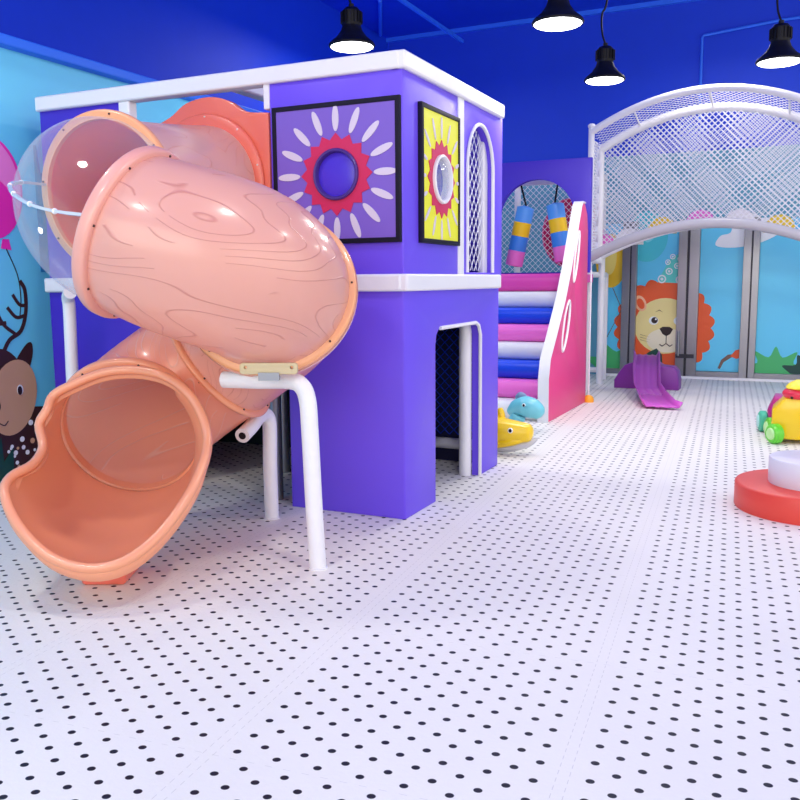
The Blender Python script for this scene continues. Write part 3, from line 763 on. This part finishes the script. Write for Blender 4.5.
net(lambda u, v: (u, 11.55, v), lambda u, v: zl(u)+.16 < v < zt(u), NX0-.1, NX1+.2, 1.4, 3.4, .075, NR, 'net', net_white, nb, .034)
net(lambda u, v: (u+.025*math.sin(2.6*v+u*1.3), KY+.03*math.sin(2*u), v+.03*math.sin(2.2*u)), lambda u, v: zl(u) < v < zk(u), NX0, NX1, 1.4, 3.4, .064, NR, 'net', net_white, nb, .034)
net(lambda u, v: (NX0, u, v), lambda u, v: True, FY, KY, 1.55, 2.9, .068, NR, 'net', net_white, nb, .2)
net(lambda u, v: (u, v, zt(u)+(zk(u)-zt(u))*(v-FY)/(KY-FY)), lambda u, v: True, NX0, NX1, FY, KY, .06, .0038, 'net', net_white, nb, .05)
rows = [[(x, KY-.02, zl(x)+.02), (x, KY+.18, zl(x)+.02), (x, KY+.18, zl(x)), (x, KY-.02, zl(x))] for x in xs]
MB().grid(rows, closed=True).build('deck', white_pad, nb)
pinks = mat('orchid_pink_vinyl', rgb(238, 120, 214), .45); yel = mat('golden_vinyl', rgb(240, 208, 50), .45)
for x, m, lb in ((-2.34, pinks, 'pink scallop'), (-2.01, white_pad, 'white scallop'), (-1.63, yel, 'yellow scallop'), (-1.20, pinks, 'pink scallop'), (-.77, white_pad, 'white scallop'), (-.35, yel, 'yellow scallop')):
    zc = zl(x)+(.03 if x > -2.2 else .13)
    lp = circ(x, zc, .165, .165, 24, 0, 0, PI)+[(x-.165, zc-.03), (x+.165, zc-.03)]
    o = plate([lp], .05, ypl(KY+.08), 'scallop', m, nb, .006); o['label'] = lb

# ------------------------------------------------------------------ mural wall and glass doors
DY = WF-.035
struct(MB().box(NX0-.2, 2.4, DY-.004, DY+.004, .1, 2.04).build('window_1', sky_panel, smooth=False))
DF = DY-.06
def stile(name, x0, x1, gaps=True):
    o = MB().box(x0, x1, DF-.02, DY, 0, 2.06).build(name, steel, bevel=.004); struct(o)
    return o
for i, (a, b) in enumerate(((-2.30, -2.20), (-2.18, -2.11), (-1.58, -1.47), (-1.44, -1.315), (-.79, -.695), (-.68, -.60), (.05, .13), (.14, .22))):
    o = stile('door_%d' % (i+1), a, b)
for i, (a, b) in enumerate(((-2.20, -2.18), (-1.47, -1.44), (-.695, -.68), (.13, .14))):
    struct(MB().box(a, b, DF, DY, 0, 2.06).build('trim_%d' % (i+5), steel_dk))
for i, (a, b) in enumerate(((NX0-.15, -2.30), (-2.11, -1.58), (-1.315, -.79), (-.60, .05))):
    struct(MB().box(a, b, DF, DY, .0, .095).build('trim_%d' % (i+9), steel, bevel=.003))
struct(MB().box(NX0-.2, 2.4, DF-.05, DF-.02, 0, .03).build('trim_13', white_paint))
pull = thing('door_pull', 'vertical steel pull with dark lock bar on the middle door stiles', 'door handle', (-1.47, DF-.06, .3))
MB().tube([(-1.54, DF-.06, .62), (-1.54, DF-.06, .3)], .016, 10).build('grip', steel, pull)
MB_l = MB().box(-1.57, -1.34, DF-.06, DF-.02, .27, .32); MB_l.build('lock_bar', steel_dk, pull)

W = DY-.006
CNT = [0]
def bump_n(): CNT[0] = (CNT[0]+1) % 30
def dec(name, loops, m, parent, lift=0):
    bump_n()
    return plate(loops, .002, ypl(W-lift*.0022-.00006*CNT[0]), name, m, parent)
orange_d = mat('lion_orange_print', rgb(235, 92, 40), .45); cream = mat('lion_cream_print', rgb(240, 222, 150), .45); pale = mat('pale_print', rgb(245, 235, 205), .45)
dark = mat('dark_print', rgb(40, 22, 22), .45); whitep = mat('white_print', rgb(240, 244, 248), .45); green = mat('green_print', rgb(70, 185, 110), .45); dgreen = mat('dark_green_print', rgb(12, 70, 60), .45)
tealp = mat('teal_print', rgb(70, 200, 215), .45); yelp = mat('yellow_print', rgb(250, 200, 40), .45); yelp2 = mat('pale_yellow_print', rgb(250, 225, 120), .45); brownp = mat('brown_print', rgb(120, 90, 80), .45)
def scallop(cx, cz, r, n, amp): return [(cx+(r+amp*abs(math.sin(n*t/2)))*math.cos(t), cz+(r+amp*abs(math.sin(n*t/2)))*math.sin(t)) for t in [2*PI*k/(n*8) for k in range(n*8)]]
LC = (-1.755, .66)
li = thing('lion_mural', 'smiling lion face with scalloped orange mane printed on the glass doors', 'mural', (LC[0], W, .1))
dec('mane', [scallop(LC[0], LC[1], .60, 22, .055)], orange_d, li)
dec('body', [[(-2.0, .1), (-1.35, .1), (-1.42, .35), (-1.95, .35)]], orange_d, li, -.5)
dec('face', [circ(LC[0]+.02, LC[1]+.02, .395, .37)], cream, li, 1)
dec('muzzle', [circ(LC[0]+.05, LC[1]-.17, .26, .16)], pale, li, 2)
dec('ear', [circ(-2.06, .98, .075, .11, rot=R(25))], mat('ear_print', rgb(250, 190, 150), .45), li, 2)
dec('ear', [circ(-2.055, .975, .045, .075, rot=R(25))], orange_d, li, 3)
dec('nose', [smooth2 for smooth2 in [[(-1.80, .645), (-1.76, .67), (-1.67, .67), (-1.625, .64), (-1.66, .575), (-1.71, .545), (-1.76, .575)]]], dark, li, 3)
dec('mouth', [[(-1.715, .55), (-1.705, .55), (-1.705, .45), (-1.66, .42), (-1.63, .44), (-1.625, .432), (-1.66, .405), (-1.71, .44), (-1.76, .405), (-1.80, .432), (-1.79, .44), (-1.76, .42), (-1.715, .45)]], dark, li, 3)
for ex in (-1.88, -1.56):
    dec('eye', [circ(ex, .75, .062, .055)], whitep, li, 2); dec('pupil', [circ(ex+.012, .755, .042, .042)], dark, li, 3); dec('glint', [circ(ex+.03, .77, .012)], whitep, li, 4)
    dec('brow', [[(ex+.02, .865), (ex+.07, .885), (ex+.12, .862), (ex+.07, .897)]], brownp, li, 3)
for k, a in enumerate((-18, -6, 6)):
    y = .53-.035*k
    dec('whisker', [[(-2.05, y+.03), (-1.92, y), (-2.05, y+.036)]], brownp, li, 3)
tag(dec('lion_tail_mural', [[(-1.05, .14), (-1.02, .13), (-.98, .22), (-.88, .29), (-.86, .33), (-.93, .32), (-1.01, .25)]], brownp, None), 'brown curving lion tail printed low on the third glass door', 'mural')
tag(dec('tail_tuft_mural', [[(-.90, .30), (-.84, .38), (-.76, .40), (-.72, .46), (-.70, .36), (-.75, .29), (-.83, .27)]], orange_d, None, 1), 'orange tail tuft printed beside the right door stile', 'mural')
tag(dec('cloud_mural', [smooth_loop for smooth_loop in [[(p.x, p.y) for p in smooth_closed([(-1.13, 1.72, 0), (-1.08, 1.84, 0), (-.96, 1.88, 0), (-.92, 2.02, 0), (-.76, 2.12, 0), (-.58, 2.05, 0), (-.42, 2.05, 0), (-.34, 1.92, 0), (-.42, 1.83, 0), (-.62, 1.74, 0), (-.9, 1.69, 0)], 5)]]], whitep, None), 'white cloud printed at the top of the right glass doors', 'mural')
bl = thing('teal_balloon_mural', 'teal balloon printed above the lion on the glass door', 'mural', (-1.98, W, 1.7))
dec('balloon', [circ(-2.0, 1.86, .27, .33)], tealp, bl); dec('shine', [circ(-1.93, 1.95, .08, .18, rot=R(-25))], mat('light_teal_print', rgb(130, 222, 235), .45), bl, 1)
sw = thing('swirl_mural', 'cluster of white and teal swirls printed above the lion mane', 'mural', (-1.65, W, 1.3))
dec('spray', [[(-1.85, 1.26), (-1.50, 1.24), (-1.48, 1.5), (-1.6, 1.62), (-1.7, 1.55)]], mat('aqua_print', rgb(96, 214, 205), .45), sw)
for x, z, r in ((-1.79, 1.30, .055), (-1.56, 1.29, .055), (-1.70, 1.40, .045), (-1.60, 1.47, .04), (-1.72, 1.52, .035), (-1.53, 1.40, .045), (-1.66, 1.59, .035), (-1.57, 1.56, .03)):
    dec('swirl', [circ(x, z, r, n=20), circ(x, z, r*.68, n=20), circ(x, z, r*.35, n=14)], whitep, sw, 1)
yb = thing('yellow_balloon_mural', 'yellow balloon with string printed left of the glass doors', 'mural', (-2.4, W, 1.5))
dec('balloon', [circ(-2.46, 1.55, .21, .36)], yelp, yb); dec('shine', [circ(-2.49, 1.6, .1, .24)], yelp2, yb, 1); dec('string', [[(-2.44, 1.19), (-2.43, 1.19), (-2.30, .9), (-2.55, .4), (-2.56, .4), (-2.31, .9)]], brownp, yb)
def leafs(name, cx, cz, m, label, fan, L=.3):
    pts = []
    for k in range(fan*2+1):
        a = PI*k/(fan*2); r = L if k % 2 else L*.62
        pts.append((cx+r*1.25*math.cos(a), cz+r*math.sin(a)))
    pts = [(p.x, p.y) for p in smooth_open([(x, y, 0) for x, y in pts], 4)]
    return tag(dec(name, [pts+[(cx, cz-.02)]], m, None, 0), label, 'mural')
leafs('leaf_mural', -.36, .10, green, 'light green leaf cluster printed low on the right glass door', 5, .34)
leafs('leaf_mural', .02, .10, dgreen, 'dark green leaf printed at the right edge of the doors', 4, .26)
leafs('leaf_mural', -2.36, .10, green, 'green bush printed low beside the net bridge post', 4, .36)
tag(plate([[(-2.03, .1), (-2.05, .22), (-1.93, .33), (-1.83, .38), (-1.76, .30), (-1.74, .1)]], .003, ypl(W-.006), 'leaf_mural', dgreen), 'dark green leaf printed behind the little purple slide', 'mural')

# ------------------------------------------------------------------ mural of the left wall
OFS = 0
V = MX+.002; KV = MX/-5.77
def decl(name, loops, m, parent, lift=0):
    bump_n()
    return plate([[((a+OFS)*KV, CAM_H+(b-CAM_H)*KV) for a, b in lp] for lp in loops], .002, xpl(V+lift*.0022+.00006*CNT[0]), name, m, parent)
pinkb = mat('hot_pink_print', rgb(250, 50, 180), .45); pinkl = mat('light_pink_print', rgb(255, 140, 215), .45); fawn = mat('fawn_print', rgb(205, 160, 125), .45); cocoa = mat('cocoa_print', rgb(62, 34, 30), .45)
pb = thing('pink_balloon_mural', 'hot pink balloon with string painted on the left wall', 'mural', (V, 4.0, 1.6))
decl('balloon', [circ(4.92, 2.045, .305, .395)], pinkb, pb)
decl('shine', [[(p.x, p.y) for p in smooth_closed([(4.95, 2.42, 0), (5.12, 2.3, 0), (5.2, 2.08, 0), (5.18, 1.9, 0), (5.08, 2.05, 0), (4.93, 2.18, 0)], 5)]], pinkl, pb, 1)
decl('knot', [[(5.0, 1.655), (5.06, 1.655), (5.08, 1.57), (4.98, 1.58)]], pinkb, pb)
def ribbon(pts, w):
    pts = smooth_open([(a, b, 0) for a, b in pts], 5); L_, Rr = [], []
    for i, p in enumerate(pts):
        d = (pts[min(i+1, len(pts)-1)]-pts[max(i-1, 0)]).normalized(); n = Vector((-d.y, d.x, 0))*w; L_.append(p+n); Rr.append(p-n)
    return [(p.x, p.y) for p in L_+Rr[::-1]]
decl('string', [ribbon([(5.03, 1.58), (5.12, 1.38), (5.14, 1.2), (5.12, 1.05)], .004)], dark, pb)
OFS = -.10
de = thing('deer_mural', 'brown spotted deer with antlers painted on the left wall', 'mural', (V, 4.0, 0))
decl('antler', [ribbon([(5.02, .74), (5.10, .86), (5.22, .93), (5.28, 1.08), (5.285, 1.25), (5.24, 1.33)], .017)], cocoa, de)
for pts in ([(5.28, 1.13), (5.22, 1.14), (5.16, 1.22)], [(5.27, 1.05), (5.18, 1.04), (5.10, 1.12)], [(5.17, .90), (5.06, .98), (5.0, 1.08)], [(5.08, 1.0), (4.96, 1.0), (4.88, 1.12)]):
    decl('antler_tine', [ribbon(pts, .014)], cocoa, de)
decl('head', [circ(4.98, .49, .25, .31)], cocoa, de)
decl('ear', [[(p.x, p.y) for p in smooth_closed([(5.13, .66, 0), (5.24, .80, 0), (5.31, .83, 0), (5.32, .74, 0), (5.27, .62, 0), (5.18, .58, 0)], 4)]], cocoa, de, 1)
decl('face', [circ(5.10, .40, .225, .31, rot=R(-20))], fawn, de, 2)
decl('eye', [circ(5.165, .455, .03, .042)], whitep, de, 3); decl('pupil', [circ(5.16, .45, .022, .036)], dark, de, 4)
decl('nose', [circ(4.93, .35, .035, .05)], dark, de, 3)
decl('mouth', [ribbon([(4.93, .22), (4.99, .19), (5.03, .22)], .004)], dark, de, 3)
bd_ = decl('body', [[(4.7, -.31), (5.75, -.31), (5.8, .1), (5.62, .27), (5.3, .30), (5.05, .22), (4.9, .1)]], cocoa, de, 1)
for k in range(46):
    decl('spot', [circ(5.0+random.random()*.7, -.25+random.random()*.48, .012+.012*random.random(), n=12)], fawn if k % 3 == 0 else whitep, de, 2)
tag(decl('leaf_mural', [[(4.6, -.31), (4.78, .02), (4.84, -.12), (4.95, .10), (4.96, -.1), (5.06, .0), (5.04, -.31)]], dgreen, None, 4), 'dark green grass blades painted at the foot of the deer', 'mural')
OFS = 0
tag(decl('skyline_mural', [[(5.36, 1.4), (5.36, 2.42), (5.39, 2.42), (5.42, 2.2), (5.55, 2.25), (5.62, 2.2), (5.9, 2.2), (5.9, 1.4)]], mat('dusk_blue_print', rgb(50, 150, 200), .45), None), 'darker blue silhouette painted on the wall between balloon and tower', 'mural')

# ------------------------------------------------------------------ rocking toys beside the stairs
def Tm(o, k=1): return lambda *p: (o[0]+k*p[0], o[1]+k*p[1], o[2]+k*p[2])
yw = thing('rocking_whale', 'yellow plastic ride-on whale poking out from behind the tower', 'ride-on toy', (-2.15, 6.35, 0))
TK = .74
T_ = Tm((-1.87, 6.22, 0), TK)
def blob(path, rads, name, m, parent, seg=20, k=1):
    return MB().tube(smooth_open(path, 5), [r*TK for r in interp(rads, 5)], seg).build(name, m, parent, subsurf=1)
def interp(r, n):
    out = []
    for a, b in zip(r[:-1], r[1:]): out += [a+(b-a)*k/n for k in range(n)]
    return out+[r[-1]]
blob([T_(-.55, -.02, .27), T_(-.45, -.02, .26), T_(-.25, 0, .24), T_(-.08, .02, .23), T_(.03, .03, .23), T_(.06, .03, .23)], [.04, .13, .135, .115, .09, .03], 'body', yellow_t, yw)
blob([T_(-.5, -.03, .08), T_(-.3, -.05, .11), T_(-.12, -.04, .15), T_(.0, 0, .18)], [.03, .05, .05, .03], 'lower_jaw', yellow_t, yw)
blob([T_(-.42, 0, .05), T_(-.2, .0, .06), T_(.0, .04, .11), T_(.10, .07, .17)], [.035, .045, .04, .015], 'rocker', grey_t, yw)
blob([T_(-.28, .06, .30), T_(-.29, .06, .40), T_(-.31, .06, .46)], [.05, .045, .035], 'handle', yellow_t, yw)
for dy, sx in ((-.112, 1),):
    ew = MB().ball(T_(-.13, dy, .265), (.021, .012, .021), 14, 8).build('eye', eye_w, yw)
    MB().ball(T_(-.128, dy-.010, .265), (.013, .007, .014), 12, 8).build('pupil', black, ew)
bw = thing('rocking_dolphin', 'light blue plastic ride-on animal at the foot of the stairs', 'ride-on toy', (-2.35, 7.3, 0))
TK = .78
T_ = Tm((-2.12, 7.2, 0), TK)
blob([T_(-.26, 0, .2), T_(-.18, 0, .26), T_(-.09, 0, .29), T_(.02, 0, .265), T_(.10, 0, .22), T_(.13, 0, .20)], [.04, .09, .12, .115, .08, .03], 'body', aqua_t, bw)
blob([T_(-.32, 0, .03), T_(-.2, 0, .08), T_(-.14, 0, .2)], [.05, .085, .09], 'base', aqua_t, bw)
blob([T_(-.16, 0, .36), T_(-.12, 0, .40), T_(-.06, 0, .39)], [.04, .05, .025], 'fin', mat('slate_blue_plastic', rgb(110, 140, 175), .4), bw)
ew = MB().ball(T_(-.055, -.108, .315), (.017, .01, .017), 12, 8).build('eye', eye_w, bw); MB().ball(T_(-.053, -.117, .315), (.011, .006, .012), 10, 8).build('pupil', black, ew)

# ------------------------------------------------------------------ little violet slide before the doors
ts = thing('toddler_slide', 'small violet and orchid plastic slide in front of the lion doors', 'slide', (-1.7, 10.2, 0))
prof = [(-2.10, 0), (-1.35, 0), (-1.35, .10), (-1.37, .22), (-1.42, .27), (-1.55, .28), (-1.6, .31), (-1.83, .33), (-1.98, .28), (-2.04, .2), (-2.10, .1)]
plate([prof], .28, ypl(10.75), 'side_base', vio_t, ts, .015)
# path of the chute (left and right edges seen from the front)
chute = [((-1.97, 10.70, .40), (-1.67, 10.70, .40)), ((-1.93, 10.55, .40), (-1.64, 10.55, .39)), ((-1.86, 10.1, .27), (-1.57, 10.12, .27)), ((-1.78, 9.70, .13), (-1.50, 9.72, .13)),
         ((-1.70, 9.45, .08), (-1.40, 9.45, .08)), ((-1.60, 9.1, .035), (-1.26, 9.1, .035)), ((-1.55, 8.97, .03), (-1.17, 8.97, .03))]
def chute_part(sel, name, m):
    rows = []
    for a, b in sel:
        a, b = Vector(a)+Vector((.075, 0, 0)), Vector(b)+Vector((.075, 0, 0)); row = []
        for k in range(13):
            s = k/12; e = abs(s-.5)*2; z = .05*max(0, (e-.82)/.18)+.006*math.cos(s*PI*8)
            row.append(a.lerp(b, s)+Vector((0, 0, z)))
        rows.append(row)
    return MB().grid(rows).build(name, m, ts, solid=.014)
chute_part(chute[:5], 'upper_chute', mat('plum_pink_plastic', rgb(150, 62, 160), .4)); chute_part(chute[4:], 'lower_chute', orchid_t)

# ------------------------------------------------------------------ toy train
tr = thing('toy_train', 'yellow and magenta ride-on toy train with green wheels on the right', 'ride-on toy', (-.05, 7.75, 0))
fx, fy = -.08, 7.45
body = [(-.17, .03), (.19, .03), (.19, .30), (.13, .365), (-.08, .365), (-.17, .27)]
plate([[(fx+.02+x, z) for x, z in body]], .34, ypl(fy+.17), 'body', yellow_t, tr, .03)
def wheel(c, r, w, m1, m2, ax=(0, 1)):
    mm = frame(c, (ax[1], ax[0], 0), (0, 0, 1))
    wo = MB().lathe([(0, -w), (r*.8, -w), (r, -w*.6), (r, w*.6), (r*.8, w), (0, w)], 28, mm).build('wheel', m1, tr)
    for sg_ in (1, -1):
        MB().lathe([(0, sg_*(w+.012)), (r*.5, sg_*(w+.010)), (r*.62, sg_*(w-.001)), (0, sg_*(w-.001))], 24, mm).build('hubcap', m2, wo)
lime = mat('pale_lime_plastic', rgb(190, 240, 160), .4)
wheel((fx-.165, fy+.24, .085), .085, .03, green_t, lime, (1, -.35))
wheel((fx-.12, fy-.02, .08), .08, .04, green_t, lime, (.9, -.75))
hd = MB().ball((fx+.03, fy+.08, .395), (.115, .10, .06)).build('face', red_t, tr)
MB().lathe([(.10, .0), (.107, .01), (.095, .03), (.07, .052), (.035, .068), (0, .072)], 28, Matrix.Translation((fx+.045, fy+.08, .435))).build('cap', mat('pale_yellow_plastic', rgb(252, 228, 60), .35), hd)
for dx in (.01, .11): MB().ball((fx-.02+dx, fy+.0, .372), .013, 10, 8).build('eye', black, tr)
MB().ball((fx+.16, fy-.003, .085), (.022, .012, .022), 12, 8).build('headlight', mat('amber_plastic', rgb(250, 220, 90), .3), tr)
plate([[(fx+.02+x, z) for x, z in [(-.20, .10), (.2, .10), (.2, .31), (-.17, .31), (-.22, .2)]]], .36, ypl(fy+.60), 'wagon', mag_t, tr, .03)
wheel((fx-.235, fy+.55, .09), .09, .035, teal_t, mat('mint_plastic', rgb(170, 225, 215), .4), (1, -.2))
MB().box(fx-.06, fx+.12, fy+.45, fy+.72, .31, .33).build('wagon_rim', teal_t, tr)

# ------------------------------------------------------------------ round stage at the right edge
cx, cy = .075, 5.375
sg = thing('round_stage', 'red round foam step with white drum on top at the right edge', 'soft play step', (cx, cy, 0))
tm = Matrix.Translation((cx, cy, 0))
MB().lathe([(.418, 0), (.423, .008), (.423, .135), (.417, .143), (.405, .146), (0, .146)], 64, tm).build('base_disc', red_foam, sg)
MB().lathe([(.242, .146), (.245, .154), (.245, .285), (.239, .293), (.225, .296), (0, .296)], 56, tm).build('drum', mat('dove_white_vinyl', rgb(226, 226, 232), .42), sg)
MB().tube([(cx+.06, cy, .296), (cx+.06, cy, .62)], .125, 24).build('centre_post', mat('blush_vinyl', rgb(240, 170, 160), .45), sg)
